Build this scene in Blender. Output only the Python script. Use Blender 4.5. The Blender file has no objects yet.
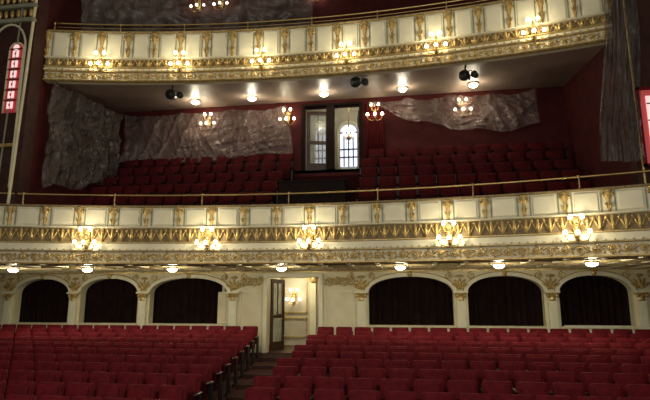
import bpy, bmesh, math, random
from mathutils import Vector, Matrix, noise
random.seed(3)
ZC = 3.0      # camera eye height above the stalls' front floor; all z below are relative to the eye
sin, cos, pi = math.sin, math.cos, math.pi
scene = bpy.context.scene

# ------------------------------------------------------------------ materials
def nodes_of(name):
    m = bpy.data.materials.new(name); m.use_nodes = True
    nt = m.node_tree
    return m, nt, nt.nodes['Principled BSDF']

def mat(name, c1, c2=None, scale=6.0, rough=0.5, metal=0.0, bump=0.0, bscale=40.0, sheen=0.0, alpha=1.0, detail=4.0, spec=0.5):
    m, nt, b = nodes_of(name)
    b.inputs['Roughness'].default_value = rough
    b.inputs['Metallic'].default_value = metal
    b.inputs['Alpha'].default_value = alpha
    b.inputs['Specular IOR Level'].default_value = spec
    if sheen: b.inputs['Sheen Weight'].default_value = sheen
    c2 = c2 or tuple(x*0.8 for x in c1)
    tc = nt.nodes.new('ShaderNodeTexCoord')
    n = nt.nodes.new('ShaderNodeTexNoise'); n.inputs['Scale'].default_value = scale; n.inputs['Detail'].default_value = detail
    r = nt.nodes.new('ShaderNodeValToRGB')
    r.color_ramp.elements[0].position = 0.35; r.color_ramp.elements[1].position = 0.65
    r.color_ramp.elements[0].color = (*c2, 1); r.color_ramp.elements[1].color = (*c1, 1)
    nt.links.new(tc.outputs['Object'], n.inputs['Vector'])
    nt.links.new(n.outputs['Fac'], r.inputs['Fac']); nt.links.new(r.outputs['Color'], b.inputs['Base Color'])
    if bump:
        n2 = nt.nodes.new('ShaderNodeTexNoise'); n2.inputs['Scale'].default_value = bscale
        bp = nt.nodes.new('ShaderNodeBump'); bp.inputs['Strength'].default_value = bump
        bp.inputs['Distance'].default_value = 0.05
        nt.links.new(tc.outputs['Object'], n2.inputs['Vector'])
        nt.links.new(n2.outputs['Fac'], bp.inputs['Height']); nt.links.new(bp.outputs['Normal'], b.inputs['Normal'])
    return m

def emit(name, col, strength):
    m, nt, b = nodes_of(name)
    b.inputs['Base Color'].default_value = (*col, 1)
    b.inputs['Emission Color'].default_value = (*col, 1)
    b.inputs['Emission Strength'].default_value = strength
    return m

CREAM = mat('cream_plaster', (0.86, 0.82, 0.61), (0.78, 0.74, 0.53), 3, 0.5)
CREAM2 = mat('cream_wall', (0.78, 0.72, 0.48), (0.68, 0.62, 0.40), 2, 0.5)
GOLD = mat('old_gold', (0.70, 0.51, 0.19), (0.40, 0.28, 0.10), 14, 0.34, 0.35)
GOLD2 = mat('gold_ground', (0.32, 0.24, 0.11), (0.18, 0.13, 0.06), 18, 0.6, 0.1)  # ground behind the relief, darkened to put recess shade into the colour
OLIVE = mat('olive_paint', (0.30, 0.31, 0.21), None, 5, 0.5)
REDWALL = mat('red_wall', (0.082, 0.013, 0.012), (0.055, 0.009, 0.009), 3, 0.7, spec=0.15)
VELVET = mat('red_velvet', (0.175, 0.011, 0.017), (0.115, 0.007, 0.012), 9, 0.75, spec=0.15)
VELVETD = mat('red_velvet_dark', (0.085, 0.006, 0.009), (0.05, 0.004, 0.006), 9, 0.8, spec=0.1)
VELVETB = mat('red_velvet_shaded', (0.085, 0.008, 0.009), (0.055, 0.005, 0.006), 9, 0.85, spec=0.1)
VELVETC = mat('red_velvet_shaded_dark', (0.045, 0.005, 0.006), (0.03, 0.003, 0.004), 9, 0.85, spec=0.1)  # balcony seat cushions: same velvet, with the shade put into a darker colour
CARPET = mat('red_carpet', (0.05, 0.008, 0.009), (0.03, 0.005, 0.006), 20, 0.95, bump=0.2, spec=0.05)
FLOORM = mat('dark_carpet', (0.05, 0.016, 0.013), (0.03, 0.010, 0.008), 15, 0.9, spec=0.1)
SOFFIT = mat('soffit_paint', (0.42, 0.32, 0.26), (0.35, 0.26, 0.21), 1.5, 0.45)
SOFFIT2 = mat('soffit_gilt', (0.46, 0.38, 0.22), (0.17, 0.18, 0.11), 9, 0.5, detail=1)
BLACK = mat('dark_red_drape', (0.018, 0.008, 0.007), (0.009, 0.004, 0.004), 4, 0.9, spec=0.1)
BLACKM = mat('black_metal', (0.015, 0.015, 0.016), None, 4, 0.4)
WOOD = mat('dark_wood', (0.07, 0.028, 0.014), (0.04, 0.015, 0.008), 8, 0.35)
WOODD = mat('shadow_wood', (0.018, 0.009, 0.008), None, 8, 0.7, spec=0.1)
BROWN = mat('brown_panel', (0.065, 0.028, 0.021), (0.04, 0.017, 0.013), 4, 0.55, spec=0.2)
BRASS = mat('brass', (0.62, 0.45, 0.18), (0.5, 0.34, 0.12), 10, 0.28, 0.8)
def plastic(name, c1, c2, a_lo, a_hi):
    m = mat(name, c1, c2, 1.4, 0.32, alpha=a_lo, bump=0.9, bscale=3.5, spec=0.35)
    nt = m.node_tree; b = nt.nodes['Principled BSDF']
    tc = nt.nodes.new('ShaderNodeTexCoord'); mp = nt.nodes.new('ShaderNodeMapping')
    mp.inputs['Scale'].default_value = (1.3, 1.3, 0.5); mp.inputs['Rotation'].default_value = (0, 0.5, 0)
    n = nt.nodes.new('ShaderNodeTexNoise'); n.inputs['Scale'].default_value = 1.6; n.inputs['Detail'].default_value = 6; n.inputs['Distortion'].default_value = 1.5
    r = nt.nodes.new('ShaderNodeMapRange'); r.inputs['From Min'].default_value = 0.35; r.inputs['From Max'].default_value = 0.68
    r.inputs['To Min'].default_value = a_lo; r.inputs['To Max'].default_value = a_hi
    nt.links.new(tc.outputs['Object'], mp.inputs['Vector']); nt.links.new(mp.outputs['Vector'], n.inputs['Vector'])
    nt.links.new(n.outputs['Fac'], r.inputs['Value']); nt.links.new(r.outputs['Result'], b.inputs['Alpha'])
    return m
PLASTIC = plastic('plastic_sheet', (0.25, 0.185, 0.165), (0.16, 0.115, 0.10), 0.38, 0.80)
PLASTICG = plastic('plastic_sheet_grey', (0.14, 0.118, 0.104), (0.085, 0.068, 0.06), 0.45, 0.85)
GLASS = mat('frosted_glass', (0.55, 0.58, 0.5), None, 4, 0.2, alpha=0.5)
BULB = emit('lamp_glow', (1.0, 0.89, 0.62), 15.0)
BULBW = emit('lamp_glow_white', (1.0, 0.92, 0.70), 18.0)
BULBX = emit('chandelier_glow', (1.0, 0.95, 0.85), 7.0)
REDLIT = emit('lit_red_glass', (0.40, 0.03, 0.04), 0.4)
WHITELIT = emit('lit_white_glass', (1.0, 0.72, 0.70), 0.75)
PINKLIT = emit('lit_pink_glass', (0.50, 0.07, 0.07), 0.45)
SKYLIT = emit('daylight_glass', (0.66, 0.72, 0.90), 1.4)
LOBBY = mat('lobby_plaster', (0.62, 0.58, 0.46), (0.52, 0.48, 0.38), 3, 0.5)

# ------------------------------------------------------------------ mesh builder
class MB:
    def __init__(s): s.v = []; s.f = []; s.m = []; s.sm = []
    def add(s, geo, mi=0, smooth=False, xf=None):
        vs, fs = geo; o = len(s.v)
        for p in vs:
            p = Vector(p)
            s.v.append(tuple(xf(p)) if xf else tuple(p))
        for f in fs:
            s.f.append(tuple(i+o for i in f)); s.m.append(mi); s.sm.append(smooth)
    def mesh(s, name, mats):
        me = bpy.data.meshes.new(name)
        me.from_pydata([(p[0], p[1], p[2]) for p in s.v], [], s.f)
        for m in mats: me.materials.append(m)
        me.polygons.foreach_set('material_index', s.m)
        me.polygons.foreach_set('use_smooth', s.sm)
        bm = bmesh.new(); bm.from_mesh(me)
        bmesh.ops.recalc_face_normals(bm, faces=bm.faces)
        bm.to_mesh(me); bm.free(); me.update()
        return me
    def obj(s, name, mats, loc=(0, 0, 0), parent=None, zoff=ZC):
        me = s.mesh(name, mats)
        return put(name, me, (loc[0], loc[1], loc[2]+(zoff if parent is None else 0)), parent)

def put(name, me, loc=(0, 0, 0), parent=None, rotz=0.0):
    ob = bpy.data.objects.new(name, me); scene.collection.objects.link(ob)
    ob.location = loc; ob.rotation_euler = (0, 0, rotz)
    if parent: ob.parent = parent
    return ob

def box(x0, x1, y0, y1, z0, z1):
    v = [(x, y, z) for x in (x0, x1) for y in (y0, y1) for z in (z0, z1)]
    return v, [(0, 1, 3, 2), (4, 6, 7, 5), (0, 4, 5, 1), (2, 3, 7, 6), (0, 2, 6, 4), (1, 5, 7, 3)]

def tube(pts, rad, n=6):
    pts = [Vector(p) for p in pts]
    if not hasattr(rad, '__len__'): rad = [rad]*len(pts)
    vs = []; fs = []
    for i, p in enumerate(pts):
        a = pts[max(i-1, 0)]; b = pts[min(i+1, len(pts)-1)]
        d = (b-a).normalized()
        up = Vector((0, 1, 0)) if abs(d.y) < 0.9 else Vector((0, 0, 1))
        e1 = d.cross(up).normalized(); e2 = d.cross(e1)
        for k in range(n):
            t = 2*pi*k/n
            vs.append(p+e1*cos(t)*rad[i]+e2*sin(t)*rad[i])
    for i in range(len(pts)-1):
        for k in range(n):
            fs.append((i*n+k, i*n+(k+1) % n, (i+1)*n+(k+1) % n, (i+1)*n+k))
    fs.append(tuple(range(n))[::-1]); fs.append(tuple((len(pts)-1)*n+k for k in range(n)))
    return vs, fs

def lathe(prof, c=(0, 0, 0), n=10, sy=1.0):
    vs = []; fs = []
    for r, z in prof:
        for k in range(n):
            t = 2*pi*k/n
            vs.append((c[0]+r*cos(t), c[1]+r*sin(t)*sy, c[2]+z))
    for i in range(len(prof)-1):
        for k in range(n):
            fs.append((i*n+k, i*n+(k+1) % n, (i+1)*n+(k+1) % n, (i+1)*n+k))
    fs.append(tuple(range(n))[::-1]); fs.append(tuple((len(prof)-1)*n+k for k in range(n)))
    return vs, fs

def ell(c, r, nu=8, nv=5, rot=0.0):
    vs = []; fs = []
    cr, sr = cos(rot), sin(rot)
    def P(x, y, z):
        x, z = x*r[0], z*r[2]
        return (c[0]+x*cr+z*sr, c[1]+y*r[1], c[2]-x*sr+z*cr)
    vs.append(P(0, 0, -1))
    for j in range(1, nv):
        ph = -pi/2+pi*j/nv
        for k in range(nu):
            t = 2*pi*k/nu
            vs.append(P(cos(ph)*cos(t), cos(ph)*sin(t), sin(ph)))
    vs.append(P(0, 0, 1)); top = len(vs)-1
    for k in range(nu): fs.append((0, 1+(k+1) % nu, 1+k))
    for j in range(nv-2):
        for k in range(nu):
            a = 1+j*nu; b = a+nu
            fs.append((a+k, a+(k+1) % nu, b+(k+1) % nu, b+k))
    a = 1+(nv-2)*nu
    for k in range(nu): fs.append((a+k, a+(k+1) % nu, top))
    return vs, fs

def rbox(c, s, bev, rotx=0.0, seg=2):
    bm = bmesh.new()
    bmesh.ops.create_cube(bm, size=1.0)
    bmesh.ops.scale(bm, vec=Vector(s), verts=bm.verts)
    bmesh.ops.bevel(bm, geom=list(bm.edges), offset=bev, segments=seg, profile=0.5, affect='EDGES')
    R = Matrix.Rotation(rotx, 3, 'X')
    vs = [R @ v.co + Vector(c) for v in bm.verts]
    bm.verts.index_update()
    fs = [tuple(v.index for v in f.verts) for f in bm.faces]
    bm.free()
    return vs, fs

# ------------------------------------------------------------------ balcony arcs
class Arc:
    def __init__(s, ax, yc, R): s.ax = ax; s.yc = yc; s.R = R
    def map(s, p):
        r = s.R+p[1]; t = p[0]/s.R
        return Vector((s.ax+r*sin(t), s.yc-s.R+r*cos(t), p[2]))
    def s_of_x(s, x): return s.R*math.asin((x-s.ax)/s.R)

def sweep(mb, arc, prof, s0, s1, mi, n=60, smooth=False):
    vs = []; fs = []; k = len(prof)
    for i in range(n+1):
        s = s0+(s1-s0)*i/n
        for y, z in prof: vs.append(arc.map((s, y, z)))
    for i in range(n):
        for j in range(k):
            fs.append((i*k+j, i*k+(j+1) % k, (i+1)*k+(j+1) % k, (i+1)*k+j))
    fs.append(tuple(range(k))); fs.append(tuple(n*k+j for j in range(k)))
    mb.add((vs, fs), mi, smooth)

def moulding(mb, arc, z0, z1, d, s0, s1, mi):
    sweep(mb, arc, [(0.02, z0), (-d*0.6, z0), (-d, z0+(z1-z0)*0.35), (-d, z0+(z1-z0)*0.7), (-d*0.5, z1), (0.02, z1)], s0, s1, mi)

def foliage_band(mb, xf, s0, s1, zc, h, mi, y=-0.03, per=0.62):
    n = max(2, int(round((s1-s0)/per))); L = (s1-s0)/n
    for i in range(n):
        a = s0+i*L
        pts = [(a+L*k/10, y, zc+0.30*h*sin(2*pi*k/10)) for k in range(11)]
        mb.add(tube(pts, 0.016, 5), mi, True, xf)
        for half in (0, 1):
            cx = a+L*(0.25+0.5*half); sg = -1 if half == 0 else 1
            pts = []; rr = []
            for k in range(12):
                t = k/11; r = 0.36*h*(1-0.8*t); th = sg*(pi*0.5)-sg*t*1.6*2*pi
                pts.append((cx+r*cos(th), y-0.02*t, zc+sg*0.02+r*sin(th))); rr.append(0.021*(1-0.4*t))
            mb.add(tube(pts, rr, 5), mi, True, xf)
            mb.add(ell((cx, y-0.02, zc), (0.034, 0.04, 0.034), 6, 4), mi, True, xf)
            for da, ln in ((0.5, 0.36), (-0.5, 0.36), (1.3, 0.30), (-1.3, 0.30)):
                lx = cx+L*0.24*(1 if da > 0 else -1)
                mb.add(ell((lx, y, zc+sg*h*0.22), (0.02, 0.022, ln*h*0.5), 6, 4, da), mi, True, xf)

def acanthus_band(mb, xf, s0, s1, z0, z1, mi, y=-0.04, per=0.26):
    n = int(round((s1-s0)/per)); L = (s1-s0)/n; h = z1-z0
    for i in range(n):
        c = s0+(i+0.5)*L
        mb.add(ell((c, y-0.03, z0+h*0.5), (L*0.17, 0.06, h*0.48), 6, 5), mi, True, xf)
        for sg in (-1, 1):
            mb.add(ell((c+sg*L*0.24, y-0.01, z0+h*0.42), (L*0.10, 0.045, h*0.40), 6, 5, sg*0.45), mi, True, xf)
        mb.add(ell((c+L*0.5, y-0.01, z0+h*0.8), (L*0.16, 0.05, h*0.14), 6, 4), mi, True, xf)

def console(mb, xf, s, z0, z1, mi, w=0.12, y=-0.02):
    h = z1-z0
    prof = [(0.25, 0), (0.45, 0.06), (0.30, 0.12), (0.55, 0.22), (0.42, 0.34), (0.38, 0.5), (0.60, 0.66), (0.95, 0.80), (1.0, 0.88), (0.8, 0.90), (1.05, 0.95), (1.05, 1.0)]
    mb.add(lathe([(r*w, t*h) for r, t in prof], (s, y, z0), 8, 0.7), mi, True, xf)
    for sg in (-1, 1):
        mb.add(ell((s+sg*w*0.95, y-0.03, z0+h*0.78), (w*0.28, 0.05, w*0.42), 6, 4), mi, True, xf)
        mb.add(ell((s+sg*w*0.45, y-0.03, z0+h*0.3), (w*0.16, 0.04, h*0.14), 6, 4, sg*0.3), mi, True, xf)

A1 = Arc(-2.6, 13.4, 27.0)
A2 = Arc(-2.6, 13.8, 32.0)

def balcony_front(name, arc, s0, s1, zb, zt, z_fol, z_ac, per):
    mb = MB(); xf = arc.map
    sweep(mb, arc, [(0, zb), (0, zt-0.03), (0.22, zt-0.03), (0.22, zb)], s0, s1, 0)
    moulding(mb, arc, zb-0.02, zb+0.04, 0.10, s0, s1, 1)
    moulding(mb, arc, z_fol, z_fol+0.035, 0.09, s0, s1, 1)
    sweep(mb, arc, [(0.02, z_fol+0.035), (-0.10, z_fol+0.035), (-0.05, z_ac[0]-0.03), (0.02, z_ac[0]-0.03)], s0, s1, 0)
    moulding(mb, arc, z_ac[0]-0.035, z_ac[0], 0.12, s0, s1, 1)
    sweep(mb, arc, [(0.02, z_ac[0]), (-0.03, z_ac[0]), (-0.03, z_ac[1]), (0.02, z_ac[1])], s0, s1, 3)
    moulding(mb, arc, z_ac[1], z_ac[1]+0.05, 0.14, s0, s1, 0)
    moulding(mb, arc, zt-0.06, zt, 0.10, s0, s1, 2)
    foliage_band(mb, xf, s0, s1, (zb+0.04+z_fol)/2, z_fol-zb-0.04, 1)
    acanthus_band(mb, xf, s0, s1, z_ac[0], z_ac[1], 1)
    n = int((s1-s0)/0.09)
    for i in range(n):
        if i % 2 == 0:
            s = s0+(s1-s0)*i/n
            mb.add(ell((s, -0.10, z_fol+0.06), (0.025, 0.025, 0.018), 6, 3), 1, True, xf)
    n = int(round((s1-s0)/per)); L = (s1-s0)/n
    p0 = z_ac[1]+0.05; p1 = zt-0.06
    for i in range(n+1):
        s = s0+L*i
        console(mb, xf, s, p0, p1, 1, 0.105)
        if i < n:
            mb.add(box(s+0.125, s+0.16, -0.012, 0.01, p0+0.02, p1-0.02), 4, False, xf)
            mb.add(box(s+L-0.16, s+L-0.125, -0.012, 0.01, p0+0.02, p1-0.02), 4, False, xf)
            mb.add(rbox((s+L/2, -0.015, (p0+p1)/2), (L-0.40, 0.035, p1-p0-0.10), 0.012, 0, 1), 0, False, xf)
    return mb.obj(name, [CREAM, GOLD, GOLD2, GOLD2, OLIVE, CREAM2])

b1s0, b1s1 = A1.s_of_x(-14.6), A1.s_of_x(7.9)
b2s0, b2s1 = A2.s_of_x(-10.38), A2.s_of_x(5.18)
balcony_front('balcony_front', A1, b1s0, b1s1, 0.95, 2.53, 1.27, (1.53, 1.90), 0.90)
balcony_front('balcony_front', A2, b2s0, b2s1, 6.33, 7.92, 6.60, (6.76, 7.00), 0.80)

# ---- decks, soffits and steps
def deck(arc, s0, s1, zs0, zs1, zd, yb, n=40):
    mb = MB(); vs = []; fs = []
    for i in range(n+1):
        s = s0+(s1-s0)*i/n
        p = arc.map((s, 0.21, 0))
        for (y, z) in ((p.y, zs0), (yb, zs1), (yb, zd), (p.y, zd)): vs.append((p.x, y, z))
    for i in range(n):
        for j in range(4):
            fs.append((i*4+j, i*4+(j+1) % 4, i*4+4+(j+1) % 4, i*4+4+j))
    fs.append((0, 1, 2, 3)); fs.append((n*4, n*4+1, n*4+2, n*4+3))
    mb.add((vs, fs), 0)
    for i, f in enumerate(mb.f):
        if i < n*4 and i % 4 == 2: mb.m[i] = 1
    return mb

mb = deck(A1, b1s0, b1s1, 0.98, 0.98, 1.93, 16.99)
for x in [i*0.75-14.3 for i in range(30)]:
    y0 = A1.map((A1.s_of_x(x), 0, 0)).y+0.25
    mb.add(box(x-0.05, x+0.05, y0, 16.95, 0.93, 0.985), 2)
for dy in (0.5, 1.4, 2.3, 3.1):
    sweep(mb, A1, [(dy, 0.92), (dy+0.08, 0.92), (dy+0.08, 0.985), (dy, 0.985)], b1s0+0.3, b1s1-0.3, 3, 40)
nrow = 5
for r in range(nrow):
    y0 = 13.75+r*0.62
    mb.add(box(-10.35, 5.15, y0, 16.98, 1.9, 2.12+r*0.46), 1)
mb.obj('balcony_floor', [SOFFIT2, CARPET, CREAM2, GOLD2])

mb = deck(A2, b2s0, b2s1, 6.42, 6.86, 7.2, 16.99)
for r in range(5):
    y0 = 14.3+r*0.55
    mb.add(box(-10.35, 5.15, y0, 16.98, 7.0, 7.35+r*0.42), 1)
mb.obj('gallery_floor', [SOFFIT, CARPET])

# ------------------------------------------------------------------ room shell
def shell(name, boxes, m):
    mb = MB()
    for b in boxes: mb.add(box(*b))
    return mb.obj(name, [m])

def fl(y): return -1.75-(16-y)*0.0775
mb = MB()
v = [(-15.5, -1, fl(-1)), (8.3, -1, fl(-1)), (8.3, 17, fl(17)), (-15.5, 17, fl(17))]
mb.add((v+[(a, b, c-0.2) for a, b, c in v], [(0, 1, 2, 3), (4, 5, 6, 7), (0, 1, 5, 4), (1, 2, 6, 5), (2, 3, 7, 6), (3, 0, 4, 7)]))
mb.obj('floor', [FLOORM])
shell('wall_left', [(-15.8, -15.5, -1, 17.3, -3.4, 11.6)], REDWALL)
shell('wall_right', [(8.3, 8.6, -1, 17.3, -3.4, 11.6)], REDWALL)
shell('wall_balcony_left', [(-10.7, -10.4, 12.75, 17.0, 1.95, 11.6)], REDWALL)
shell('wall_balcony_right', [(5.2, 5.5, 12.75, 17.0, 1.95, 11.6)], REDWALL)
shell('ceiling', [(-15.8, 8.6, -1, 17.3, 11.6, 11.8)], SOFFIT)

UX0, UX1, UZ0, UZ1 = -3.42, -1.50, 4.36, 6.66
shell('wall_back_upper', [(-10.7, UX0, 17, 17.3, 1.95, 6.86), (UX1, 5.5, 17, 17.3, 1.95, 6.86),
                          (UX0, UX1, 17, 17.3, 1.95, UZ0), (UX0, UX1, 17, 17.3, UZ1, 6.86),
                          (-15.8, 8.6, 17, 17.3, 6.87, 11.6)], REDWALL)

PX = [-14.15, -11.6, -9.0, -5.78, -1.5, 1.6, 4.3, 6.8]
WT = 0.98; ZB = -2.0; SILL = -0.80; SPR = 0.24; CRN = 0.74
DX0, DX1, DZ = -4.62, -2.88, 0.74
mb = MB()
def archz(x, x0, x1):
    u = (x-(x0+x1)/2)/((x1-x0)/2)
    return SPR+(CRN-SPR)*math.sqrt(max(0, 1-abs(u)**2.2))
def quad(mb, a, b, c, d, mi=0): mb.add(([a, b, c, d], [(0, 1, 2, 3)]), mi)
openings = []
for i in range(len(PX)-1):
    if i == 3: continue
    openings.append((PX[i]+0.22, PX[i+1]-0.22))
segs = [(-15.5, openings[0][0])]
for a, b in zip(openings, openings[1:]): segs.append((a[1], b[0]))
segs.append((openings[-1][1], 8.3))
for a, b in segs:
    if a < DX0 and b > DX1:
        mb.add(box(a, DX0, 17, 17.3, ZB, WT)); mb.add(box(DX1, b, 17, 17.3, ZB, WT)); mb.add(box(DX0, DX1, 17, 17.3, DZ, WT))
    else: mb.add(box(a, b, 17, 17.3, ZB, WT))
N = 20
for (a, b) in openings:
    mb.add(box(a, b, 17, 17.3, ZB, SILL))
    mb.add(box(a-0.02, b+0.02, 16.93, 17.3, SILL-0.04, SILL+0.02))
    for k in range(N):
        xa = a+(b-a)*(0.5-0.5*cos(pi*k/N)); xb = a+(b-a)*(0.5-0.5*cos(pi*(k+1)/N))
        za, zb_ = archz(xa, a, b), archz(xb, a, b)
        quad(mb, (xa, 17, za), (xb, 17, zb_), (xb, 17, WT), (xa, 17, WT))
        quad(mb, (xa, 17.3, za), (xb, 17.3, zb_), (xb, 17.3, WT), (xa, 17.3, WT))
        quad(mb, (xa, 17, za), (xb, 17, zb_), (xb, 17.3, zb_), (xa, 17.3, za))
mb.obj('wall_back', [CREAM2])

mb = MB()
for i, x in enumerate(PX):
    mb.add(box(x-0.13, x+0.13, 16.90, 17.0, -1.83, SPR-0.02), 0)
    mb.add(box(x-0.09, x+0.09, 16.885, 16.9, -0.7, SPR-0.32), 0)
    mb.add(box(x-0.17, x+0.17, 16.87, 17.0, -1.83, -1.6), 0)
    mb.add(lathe([(0.10, 0), (0.14, 0.03), (0.11, 0.06), (0.13, 0.14), (0.19, 0.22), (0.21, 0.25)], (x, 16.93, SPR-0.26), 8, 0.6), 1, True)
    mb.add(box(x-0.22, x+0.22, 16.84, 17.0, SPR-0.02, SPR+0.04), 0)
    for sg in (-1, 1):
        mb.add(ell((x+sg*0.13, 16.86, SPR-0.1), (0.05, 0.05, 0.07), 6, 4), 1, True)
    for rt in (-1.0, -0.5, 0, 0.5, 1.0):
        mb.add(ell((x+0.17*sin(rt), 16.96, SPR+0.08+0.20*cos(rt)), (0.045, 0.04, 0.17), 6, 5, rt), 1, True)
    mb.add(ell((x, 16.95, SPR+0.5), (0.13, 0.05, 0.05), 8, 4), 1, True)
    for sg in (-1, 1):
        pts = []
        for k in range(12):
            t = k/11; r = 0.13*(1-0.75*t); th = pi*0.5+sg*t*3*pi
            pts.append((x+sg*0.36+r*cos(th), 16.97, SPR+0.52+r*sin(th)))
        mb.add(tube(pts, 0.018, 5), 1, True)
for (a, b) in openings:
    M = 28; vs = []; fs = []
    for k in range(M+1):
        th = pi-pi*k/M; u = cos(th); q = math.sqrt(max(0, 1-abs(u)**2.2))
        for d in (0.0, 0.12):
            for y in (16.94, 17.0):
                vs.append(((a+b)/2+u*((b-a)/2+d), y, SPR+(CRN-SPR+d)*q))
    for k in range(M):
        for p, r_ in ((0, 1), (1, 3), (3, 2), (2, 0)):
            fs.append((k*4+p, k*4+r_, k*4+4+r_, k*4+4+p))
    mb.add((vs, fs), 0)
    pts = []
    for k in range(25):
        th = pi-pi*k/24; u = cos(th); d = 0.14
        pts.append(((a+b)/2+u*((b-a)/2+d), 16.97, SPR+(CRN-SPR+d)*math.sqrt(max(0, 1-abs(u)**2.2))))
    mb.add(tube(pts, 0.014, 6), 1, True)
    c = (a+b)/2
    mb.add(ell((c, 16.93, CRN+0.08), (0.08, 0.06, 0.10), 8, 5), 1, True)
mb.add(box(-15.4, 8.2, 16.9, 17.0, WT-0.08, WT-0.02), 1)
mb.add(box(DX0-0.12, DX0, 16.9, 17.02, -1.83, DZ+0.08), 0); mb.add(box(DX1, DX1+0.12, 16.9, 17.02, -1.83, DZ+0.08), 0)
mb.add(box(DX0-0.12, DX1+0.12, 16.88, 17.02, DZ, DZ+0.1), 0)
for x0, x1 in ((-5.55, DX0-0.2), (DX1+0.2, -1.73)):
    for a, b, c, d in ((x0, x1, 0.28, 0.31), (x0, x1, -1.5, -1.47), (x0, x0+0.03, -1.5, 0.31), (x1-0.03, x1, -1.5, 0.31)):
        mb.add(box(a, b, 16.97, 17.0, c, d), 0)
    foliage_band(mb, lambda p: Vector((p[0], 16.97+p[1]*0.5, p[2])), x0, x1, 0.60, 0.38, 1, per=0.9)
mb.obj('trim_arcade', [CREAM, GOLD])

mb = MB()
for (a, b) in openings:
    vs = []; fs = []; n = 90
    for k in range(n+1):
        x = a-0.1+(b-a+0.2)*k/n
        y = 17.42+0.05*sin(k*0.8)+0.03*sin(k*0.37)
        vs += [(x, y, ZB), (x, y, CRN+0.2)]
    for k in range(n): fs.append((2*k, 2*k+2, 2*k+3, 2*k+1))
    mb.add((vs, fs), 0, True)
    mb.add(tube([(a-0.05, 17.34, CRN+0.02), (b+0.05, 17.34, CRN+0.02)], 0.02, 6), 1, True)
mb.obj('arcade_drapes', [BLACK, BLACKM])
mb = MB()
mb.add(rbox((-6.22, 17.2, -0.25), (0.36, 0.05, 1.05), 0.01)); mb.add(box(-6.36, -6.10, 17.16, 17.18, -0.7, -0.3)); mb.add(box(-6.36, -6.10, 17.16, 17.18, -0.2, 0.2))
mb.obj('arcade_door_leaf', [CREAM2])  # open panelled door leaf standing in the arcade opening
mb = MB()
mb.add(box(4.6, 6.5, 16.9, 17.05, SILL-0.02, SILL+0.06)); mb.add(box(4.6, 6.5, 16.88, 16.9, SILL-0.3, SILL-0.05))
mb.obj('trim_ledge', [CREAM])

# ------------------------------------------------------------------ lobbies behind the doors
def lobby(name, x0, x1, y1, z0, z1, m, fm):
    shell('wall_'+name, [(x0-0.1, x0, 17.3, y1, z0, z1), (x1, x1+0.1, 17.3, y1, z0, z1), (x0, x1, y1, y1+0.1, z0, z1), (x0-0.1, x1+0.1, 17.31, y1+0.1, z1, z1+0.1)], m)
    shell('floor_'+name, [(x0-0.1, x1+0.1, 17.0, y1+0.1, z0-0.1, z0)], fm)
lobby('foyer', -6.2, -1.9, 20.0, -1.68, 1.5, LOBBY, WOOD)
lobby('lobby', -4.2, -0.9, 21.5, 4.36, 8.6, LOBBY, WOOD)

def light(name, kind, loc, energy, col, size=0.1, parent=None, rot=None):
    l = bpy.data.lights.new(name, kind); l.energy = energy; l.color = col
    if kind == 'AREA': l.size = size
    else: l.shadow_soft_size = size
    o = bpy.data.objects.new(name, l); scene.collection.objects.link(o)
    o.location = (loc[0], loc[1], loc[2]+(0 if parent else ZC))
    if rot: o.rotation_euler = rot
    if parent: o.parent = parent
    return o
WARM = (1.0, 0.85, 0.58)

mb = MB()
mb.add(box(-5.3, -5.0, 19.85, 20, -1.68, 1.2), 0); mb.add(box(-5.36, -4.94, 19.8, 20, 0.9, 1.1), 1)
mb.add(box(-3.72, -3.5, 19.85, 20, -1.68, 1.2), 0); mb.add(lathe([(0.1, 0), (0.14, .1), (0.12, .15), (0.2, .3)], (-3.61, 19.85, 0.65), 8, .6), 1, True)
for x0, x1 in ((-4.85, -3.85), (-3.4, -2.5)):
    for z0, z1 in ((-0.5, 0.9), (-1.4, -0.65)):
        for a, b, c, d in ((x0, x1, z0, z0+.05), (x0, x1, z1-.05, z1), (x0, x0+.05, z0, z1), (x1-.05, x1, z0, z1)):
            mb.add(box(a, b, 19.95, 20, c, d), 1)
mb.obj('trim_foyer', [CREAM, GOLD])

def door_leaf(name, loc, w, h, rot):
    mb = MB()
    for a, b, c, d in ((0, 0.13, 0, h), (w-0.13, w, 0, h), (0.13, w-0.13, 0, 0.3), (0.13, w-0.13, h-0.14, h), (0.13, w-0.13, h*0.45, h*0.45+0.12)):
        mb.add(box(a, b, -0.025, 0.025, c, d), 0)
    mb.add(box(0.13, w-0.13, -0.008, 0.008, 0.3, h-0.14), 1)
    mb.add(box(w/2-0.015, w/2+0.015, -0.02, 0.02, h*0.45+0.12, h-0.14), 0)
    mb.add(tube([(w-0.07, -0.03, h*0.42), (w-0.07, -0.08, h*0.42), (w-0.07, -0.08, h*0.5), (w-0.07, -0.03, h*0.5)], 0.012, 6), 2, True)
    me = mb.mesh(name, [WOOD, GLASS, BRASS])
    return put(name, me, (loc[0], loc[1], loc[2]+ZC), None, rot)
door_leaf('door_1', (DX0+0.03, 17.33, -1.67), 0.85, 2.38, math.radians(72))
door_leaf('door_2', (DX1-0.03, 17.33, -1.67), 0.85, 2.38, math.radians(94))
door_leaf('door_3', (UX0+0.04, 17.2, UZ0+0.01), 0.80, 2.2, math.radians(12))
door_leaf('door_4', (UX1-0.04, 17.36, UZ0+0.01), 0.85, 2.2, math.radians(98))
mb = MB()
for a, b, c, d in ((UX0-0.1, UX0, UZ0, UZ1+0.08), (UX1, UX1+0.1, UZ0, UZ1+0.08), (UX0, UX1, UZ1, UZ1+0.08), (-2.64, -2.36, UZ0, UZ1)):
    mb.add(box(a, b, 16.95, 17.1, c, d))
mb.obj('trim_upper_door', [WOODD])

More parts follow.
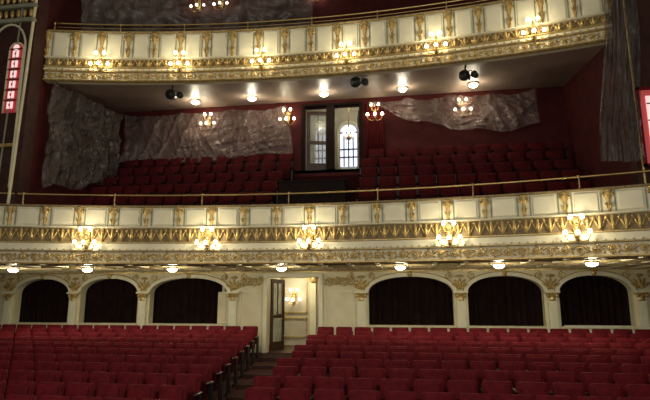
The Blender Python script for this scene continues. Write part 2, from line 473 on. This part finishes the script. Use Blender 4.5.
# tall arched window on the lobby's far wall
mb = MB()
def arch_pts(cx, z0, zs, hw, y, n=14):
    return [(cx-hw, y, z0)]+[(cx-hw*cos(pi*k/n), y, zs+hw*1.05*sin(pi*k/n)) for k in range(n+1)]+[(cx+hw, y, z0)]
for cx, hw in ((-2.36, 0.36), (-3.5, 0.3), (-1.3, 0.25)):
    p = arch_pts(cx, 5.6, 7.1, hw, 21.42)
    mb.add((p, [tuple(range(len(p)))]), 0)
    mb.add(tube(arch_pts(cx, 5.4, 7.1, hw+0.08, 21.38), 0.08, 6), 1, True)
    mb.add(tube(arch_pts(cx, 5.6, 7.1, hw*0.55, 21.38), 0.025, 6), 2, True)
    mb.add(box(cx-0.025, cx+0.025, 21.36, 21.42, 5.6, 7.1+hw), 2)
    for z in (6.0, 6.35, 7.1): mb.add(box(cx-hw, cx+hw, 21.36, 21.42, z-0.025, z+0.025), 2)
for k in range(4):
    mb.add(box(-4.0, -1.0, 21.40, 21.46, 4.6+k*0.16, 4.68+k*0.16), 1)
mb.obj('window_2', [SKYLIT, CREAM, WOOD])
mb = MB()
c = (-2.15, 19.6, 6.6)
mb.add(tube([(c[0], c[1], 8.6), (c[0], c[1], 6.3)], 0.02, 6), 0, True)
mb.add(lathe([(0.02, 0), (0.10, 0.05), (0.06, 0.15), (0.03, 0.3)], (c[0], c[1], 6.2), 8), 0, True)
for k in range(8):
    t = 2*pi*k/8; dx, dy = cos(t), sin(t)
    mb.add(tube([(c[0]+dx*.04, c[1]+dy*.04, 6.35), (c[0]+dx*.17, c[1]+dy*.17, 6.25), (c[0]+dx*.22, c[1]+dy*.22, 6.38)], 0.012, 5), 0, True)
    mb.add(ell((c[0]+dx*.22, c[1]+dy*.22, 6.45), (.035, .035, .055), 6, 5), 1, True)
    mb.add(ell((c[0]+dx*.13, c[1]+dy*.13, 6.62), (.03, .03, .05), 6, 5), 1, True)
mb.obj('chandelier', [BRASS, BULBX])
light('lobby_light', 'POINT', (-1.6, 19.0, 7.8), 60, (1, .93, .8), 0.3)
light('foyer_light', 'POINT', (-3.9, 18.9, 1.1), 65, (1, .88, .60), 0.25)

# ------------------------------------------------------------------ sconces
def sconce_mesh(name, bulb=BULB):
    mb = MB()
    mb.add(lathe([(0.02, -0.30), (0.05, -0.22), (0.07, -0.08), (0.10, 0.0), (0.07, 0.10), (0.03, 0.2), (0.01, 0.26)], (0, -0.02, 0), 8, 0.4), 0, True)
    mb.add(ell((0, -0.05, 0), (0.06, 0.05, 0.06), 8, 5), 0, True)
    mb.add(ell((0, -0.05, -0.18), (0.05, 0.05, 0.05), 8, 5), 0, True)
    lamps = [(-0.12, -0.16, 0.16), (0.12, -0.16, 0.16), (-0.25, -0.16, -0.18), (0.25, -0.16, -0.18), (0, -0.24, -0.20)]
    for lx, ly, lz in lamps:
        pts = [(0, -0.05, lz-0.05), (lx*0.35, ly*0.5, lz-0.14), (lx*0.8, ly*0.9, lz-0.12), (lx, ly, lz-0.05), (lx, ly, lz)]
        mb.add(tube(pts, [0.016, 0.014, 0.012, 0.011, 0.011], 6), 0, True)
        mb.add(lathe([(0.012, -0.03), (0.04, 0.0), (0.036, 0.01)], (lx, ly, lz), 8), 0, True)
        mb.add(lathe([(0.018, 0.0), (0.038, 0.022), (0.048, 0.055), (0.038, 0.09), (0.02, 0.108)], (lx, ly, lz+0.01), 10), 1, True)
    return mb.mesh(name, [BRASS, bulb])
SC = sconce_mesh('wall_sconce')
def sconce(x, y, z, rot, power):
    o = put('wall_sconce', SC, (x, y, z+ZC), None, rot)
    light('glow', 'POINT', (0, -0.45, 0.08), power, WARM, 0.07, parent=o)
for x in (-8.45, -5.25, -2.5, 1.05, 3.85):
    s = A1.s_of_x(x); p = A1.map((s, -0.12, 1.62)); sconce(p.x, p.y, p.z, -s/A1.R, 24)
for x in (-8.77, -6.45, -4.03, -1.55, 0.96, 3.42):
    s = A2.s_of_x(x); p = A2.map((s, -0.12, 6.88)); sconce(p.x, p.y, p.z, -s/A2.R, 19)
for x in (-6.9, -4.0, -0.95, 1.95):
    sconce(x, 16.95, 6.30, 0, 7)
for x in (-7.5, -6.6, -3.0):
    sconce(x, 16.95, 10.95, 0, 4)
sconce(-4.35, 19.93, 0.15, 0, 3)

mb = MB()
mb.add(lathe([(0.16, 0.0), (0.17, -0.03), (0.14, -0.05)], (0, 0, 0), 16), 0, True)
mb.add(ell((0, 0, -0.06), (0.14, 0.14, 0.08), 12, 6), 1, True)
CLM = mb.mesh('ceiling_light', [BRASS, BULBW])
def clight(x, y, z, power):
    o = put('ceiling_light', CLM, (x, y, z+ZC))
    light('glow', 'POINT', (0, 0, -0.24), power, (1, .90, .66), 0.1, parent=o)
for x, y in ((-11.4, 13.7), (-9.2, 13.95), (-6.7, 14.2), (-3.5, 14.3), (-0.2, 14.2), (2.3, 13.9), (4.4, 13.5)):
    clight(x, y, 0.935, 40)
for x in (-7.0, -5.0, -2.55, 0.0, 2.2): clight(x, 15.9, 6.42+(15.9-13.9)*0.142, 20)

mb = MB()
mb.add(tube([(0, 0, 0.3), (0, 0, 0.12)], 0.02, 6), 0, True)
mb.add(tube([(-0.17, 0, -0.05), (-0.17, 0, 0.12), (0.17, 0, 0.12), (0.17, 0, -0.05)], 0.014, 6), 0, True)
mb.add(tube([(0, 0.2, 0.02), (0, 0.16, 0.01), (0, -0.14, -0.06), (0, -0.2, -0.075)], [0.08, 0.12, 0.13, 0.155], 12), 0, True)
mb.add(tube([(0.26, 0.15, 0.0), (0.26, 0.1, -0.02), (0.26, -0.16, -0.07)], [0.05, 0.08, 0.1], 10), 0, True)
mb.add(tube([(-0.17, 0, -0.04), (0.28, 0, -0.04)], 0.014, 6), 0, True)
SPM = mb.mesh('stage_spotlight', [BLACKM])
for x, rz in ((-6.95, 0.2), (-1.3, -0.1), (1.75, -0.3)):
    put('stage_spotlight', SPM, (x, 14.05, 6.16+ZC), None, rz)

# ------------------------------------------------------------------ rails
def rail(name, arc, s0, s1, z0, z1, dy, step, mid=True):
    mb = MB(); n = 80
    for z, r in (((z1, 0.028), ((z0+z1)/2+0.04, 0.012)) if mid else ((z1, 0.024),)):
        mb.add(tube([arc.map((s0+(s1-s0)*i/n, dy, z)) for i in range(n+1)], r, 6), 0, True)
    m = int((s1-s0)/step)
    for i in range(m+1):
        s = s0+(s1-s0)*i/m; p = arc.map((s, dy, 0))
        mb.add(lathe([(0.05, 0), (0.05, 0.02), (0.022, 0.04), (0.02, (z1-z0)*.5), (0.032, (z1-z0)*.55), (0.02, (z1-z0)*.62), (0.02, z1-z0-.03), (0.04, z1-z0), (0.03, z1-z0+.04)], (p.x, p.y, z0), 8), 0, True)
    return mb.obj(name, [BRASS])
rail('brass_railing', A1, A1.s_of_x(-12.5), A1.s_of_x(6.3), 2.50, 2.84, 0.11, 2.4, False)
rail('brass_railing', A2, b2s0+0.1, b2s1-0.1, 7.89, 8.22, 0.11, 1.8)

# ------------------------------------------------------------------ seats
def seat_parts(w=0.54):
    P = []
    P.append((rbox((0, 0.10, 0.66), (w-0.05, 0.10, 0.54), 0.04, -0.16), 0, True))
    P.append((rbox((0, 0.045, 0.70), (w-0.14, 0.05, 0.38), 0.022, -0.16), 0, True))
    P.append((rbox((0, -0.055, 0.46), (w-0.08, 0.11, 0.38), 0.04, -0.22), 1, True))
    for sg in (-1, 1):
        P.append((rbox((sg*w/2, -0.06, 0.615), (0.055, 0.34, 0.04), 0.015, 0, 1), 2, True))
        P.append((box(sg*w/2-0.018, sg*w/2+0.018, -0.05, 0.10, 0.0, 0.60), 3, False))
        P.append((box(sg*w/2-0.02, sg*w/2+0.02, -0.14, 0.16, -0.03, 0.03), 3, False))
    return P
SEAT = seat_parts()
SM = [VELVET, VELVETD, WOOD, BLACKM]
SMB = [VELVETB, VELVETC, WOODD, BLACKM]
def seat_row(x0, x1, y, z, pitch=0.56, mats=SM, anchor='right'):
    n = int((x1-x0)/pitch)
    mb = MB()
    xs = x1-n*pitch if anchor == 'right' else x0
    for i in range(n):
        cx = xs+(i+0.5)*pitch
        for g, mi, sm in SEAT:
            mb.add(g, mi, sm, lambda p: Vector((p.x+cx, p.y, p.z)))
    mb.obj('theatre_seat_row', mats, (0, y, z))
y = 15.95; k = 0
while y > 6.6:
    z = fl(y)+0.03
    xl = -4.62+(15.95-y)*0.135
    seat_row(-14.6, xl, y, z)
    seat_row(-2.80+0.12*(k % 2), 7.6, y, z, anchor='left')
    y -= 0.84; k += 1
for r in range(nrow):
    y = 13.75+r*0.62+0.36
    z = 2.12+r*0.46+0.03
    if r < 3:
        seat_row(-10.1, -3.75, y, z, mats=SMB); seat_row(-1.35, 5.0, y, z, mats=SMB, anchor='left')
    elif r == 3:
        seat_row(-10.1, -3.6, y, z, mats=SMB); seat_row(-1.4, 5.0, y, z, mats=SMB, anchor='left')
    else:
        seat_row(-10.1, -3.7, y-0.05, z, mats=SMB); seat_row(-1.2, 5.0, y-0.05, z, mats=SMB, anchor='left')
mb = MB()
mb.add(box(-3.5, -3.42, 13.9, 15.4, 2.0, 3.35)); mb.add(box(-1.72, -1.64, 13.9, 15.4, 2.0, 3.35)); mb.add(box(-3.5, -1.64, 13.85, 13.93, 2.0, 3.25))
mb.add(box(-3.55, -1.6, 13.82, 13.96, 3.23, 3.28)); mb.add(box(-3.42, -1.72, 15.3, 15.4, 2.0, 3.5))
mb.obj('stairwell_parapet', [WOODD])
mb = MB()
for i in range(8):
    y = 15.9-i*1.1
    xl = -4.5+(15.95-y)*0.135; xr = -2.95
    mb.add(box(xl, xr, y-0.3, y+0.9, fl(y)-0.15, fl(y)+0.07), 0)
    mb.add(box(xl, xr, y-0.33, y-0.3, fl(y)-0.15, fl(y)+0.075), 1)
mb.obj('aisle_steps', [FLOORM, WOOD])

# ------------------------------------------------------------------ plastic dust sheets
def sheet(name, fn, nu, nv, m, amp=0.1, seed=0):
    vs = []; fs = []
    for j in range(nv+1):
        for i in range(nu+1):
            u, v = i/nu, j/nv
            p, nrm = fn(u, v)
            q = Vector((u*4+seed, v*2, seed*1.7))
            d = 0.5+noise.noise(q)*0.6
            for fx, fy, sk, wgt in ((9, 1.2, 0.8, .55), (22, 2.0, -3.0, .30), (5, 6, 4.0, .30)):
                r = 1-abs(noise.noise(Vector((u*fx+v*sk, v*fy+seed*2.1, seed+fx))))*2.2
                d += max(0, r)**3*wgt
            vs.append(Vector(p)+Vector(nrm)*max(0.02, d)*amp)
    for j in range(nv):
        for i in range(nu):
            a = j*(nu+1)+i
            fs.append((a, a+1, a+nu+2, a+nu+1))
    mb = MB(); mb.add((vs, fs), 0, True)
    mb.obj(name, [m])
def s1(u, v):
    x = -10.1+u*6.2
    top = 6.66-0.10*abs(sin(u*pi*3)); bot = 4.80+0.10*sin(u*9)
    return (x+0.15*sin(v*3+u*5), 16.94-0.2*v, top+(bot-top)*v), (0, -1, 0)
sheet('plastic_dust_sheet', s1, 140, 60, PLASTIC, 0.16, 1)
def s2(u, v):
    x = -1.15+u*5.4
    top = 6.74-0.10*abs(sin(u*pi*4))-0.1*(1-u)
    bot = 6.35-1.05*sin(min(1, u*1.25)*pi*0.5)+0.25*max(0, u-0.75)*2+0.07*sin(u*21)
    return (x, 16.94-0.30*v, top+(bot-top)*v), (0, -1, 0)
sheet('plastic_dust_sheet', s2, 120, 40, PLASTIC, 0.18, 5)
def s3(u, v):
    y = 12.95+u*3.7
    top = 6.35+0.35*u-0.1*abs(sin(u*9)); bot = 3.1+0.9*u+0.1*sin(u*12)
    return (-10.38, y, top+(bot-top)*v), (1, -0.2, 0)
sheet('plastic_dust_sheet', s3, 90, 70, PLASTICG, 0.25, 9)
def s4(u, v):
    w = 0.75+0.25*v
    x = 5.55-(1-u)*w-0.15*v
    return (x+0.1*sin(v*5), 12.15+0.2*u+0.15*sin(v*4), 7.6-4.6*v), (-0.3, -1, 0)
sheet('plastic_dust_sheet', s4, 40, 90, PLASTICG, 0.2, 13)
def s5(u, v):
    s = A2.s_of_x(-9.6+u*7.0)
    p = A2.map((s, 0.25+0.3*v, 9.6+0.15*sin(u*12)-1.6*v-0.2*abs(sin(u*7))))
    return tuple(p), (0, -1, 0.2)
sheet('plastic_dust_sheet', s5, 90, 30, PLASTICG, 0.2, 21)
mb = MB()
for k in range(7):
    x = -1.22+k*0.085
    mb.add(tube([(x, 16.93, 6.6), (x+0.01, 16.92, 5.6), (x+0.02*(k-3), 16.90, 4.45)], [0.045, 0.05, 0.06], 6), 0, True)
mb.obj('door_drape', [VELVETB])

# ------------------------------------------------------------------ side piers with boxes
def pier(x0, x1, y0, y1, inner, zs=1.95):
    mb = MB()
    mb.add(box(x0, x1, y0, y1, zs, 11.5), 0)
    sx = 1 if inner == 'right' else -1
    e = x1 if inner == 'right' else x0
    def X(d): return e-sx*d
    for d0, r, mi in ((0.05, 0.045, 1), (0.46, 0.03, 2)) if inner == 'right' else ((0.12, 0.03, 3),):
        pts = []
        for k in range(25):
            t = k/24; z = zs+0.2+6.9*t
            dd = d0+0.16*(1-t)*(1 if inner == 'right' else 0)
            pts.append((X(dd), y0-0.03, z))
        mb.add(tube(pts, r, 6), mi, True)
    return mb, X
mb, X = pier(-12.6, -10.4, 12.32, 12.75, 'right')
pts = [(X(0.22), 12.27, 3.0)]
for k in range(13):
    t = pi*k/12; pts.append((X(0.22+0.55-0.55*cos(t)), 12.27, 7.1+0.75*sin(t)))
pts.append((X(1.32), 12.27, 3.0))
mb.add(tube(pts, 0.035, 6), 1, True)
for z in (7.95, 8.4):
    mb.add(rbox((-11.2, 12.26, z), (1.6, 0.16, 0.12), 0.03), 2)
for k in range(6):
    mb.add(ell((X(0.15+k*0.2), 12.25, 8.17), (0.07, 0.05, 0.13), 6, 5), 3, True)
    mb.add(ell((X(0.15+k*0.2), 12.25, 8.65), (0.08, 0.05, 0.15), 6, 5), 3, True)
mb.add(rbox((-11.35, 12.28, 4.2), (1.5, 0.1, 0.1), 0.02), 3)
mb.obj('box_pier', [BROWN, CREAM2, OLIVE, GOLD])
# arched stained-glass window in the left pier
mb = MB()
wx = -10.90
def apoly(hw, z0, zs, y):
    return [(wx-hw, y, z0)]+[(wx-hw*cos(pi*k/10), y, zs+hw*sin(pi*k/10)) for k in range(11)]+[(wx+hw, y, z0)]
p = apoly(0.22, 5.15, 7.05, 12.29)
mb.add((p, [tuple(range(len(p)))]), 1)
mb.add(tube(p, 0.03, 6), 3, True)
for k in range(6):
    z = 5.25+k*0.31
    for sg in (-1, 1):
        mb.add(rbox((wx+sg*0.055, 12.265, z+0.12), (0.085, 0.03, 0.21), 0.012, 0, 1), 2)
    mb.add(ell((wx, 12.25, z+0.12), (0.03, 0.02, 0.05), 6, 4), 1)
    mb.add(box(wx-0.2, wx+0.2, 12.24, 12.28, z+0.255, z+0.28), 0)
mb.add(ell((wx, 12.26, 7.12), (0.10, 0.02, 0.09), 10, 5), 2)
mb.obj('window_3', [WOOD, REDLIT, WHITELIT, CREAM2])
mb, X = pier(5.2, 7.6, 12.4, 12.75, 'left')
mb.obj('box_pier', [BROWN, CREAM, OLIVE, GOLD])
mb = MB()
mb.add(box(5.36, 6.4, 12.30, 12.39, 3.0, 4.75), 1)
for a, b, c, d in ((5.31, 5.36, 2.95, 4.81), (6.4, 6.46, 2.95, 4.81), (5.31, 6.46, 4.75, 4.81), (5.31, 6.46, 2.95, 3.0)):
    mb.add(box(a, b, 12.24, 12.39, c, d), 3)
mb.add(box(5.50, 5.80, 12.27, 12.3, 3.1, 4.6), 2)
for z in (3.5, 4.0, 4.4): mb.add(box(5.50, 6.3, 12.25, 12.29, z, z+0.025), 0)
mb.add(box(5.9, 5.96, 12.27, 12.3, 3.1, 4.6), 0)
mb.obj('window_4', [WOOD, PINKLIT, WHITELIT, VELVET])

# ------------------------------------------------------------------ lighting + camera
w = bpy.data.worlds.new('World'); scene.world = w; w.use_nodes = True
bg = w.node_tree.nodes['Background']
bg.inputs['Color'].default_value = (0.97, 0.93, 0.84, 1); bg.inputs['Strength'].default_value = 0.40
light('stage_work_light', 'AREA', (-2, -4, 4.5), 420, (1.0, 0.95, 0.82), 5.0, rot=(math.radians(90), 0, 0))

cam = bpy.data.cameras.new('camera'); cam.sensor_width = 36; cam.lens = 28.8
co = bpy.data.objects.new('camera', cam); scene.collection.objects.link(co)
co.location = (0, 0, ZC); co.rotation_euler = (math.radians(100.9), 0, math.radians(9))
scene.camera = co
scene.view_settings.view_transform = 'Standard'
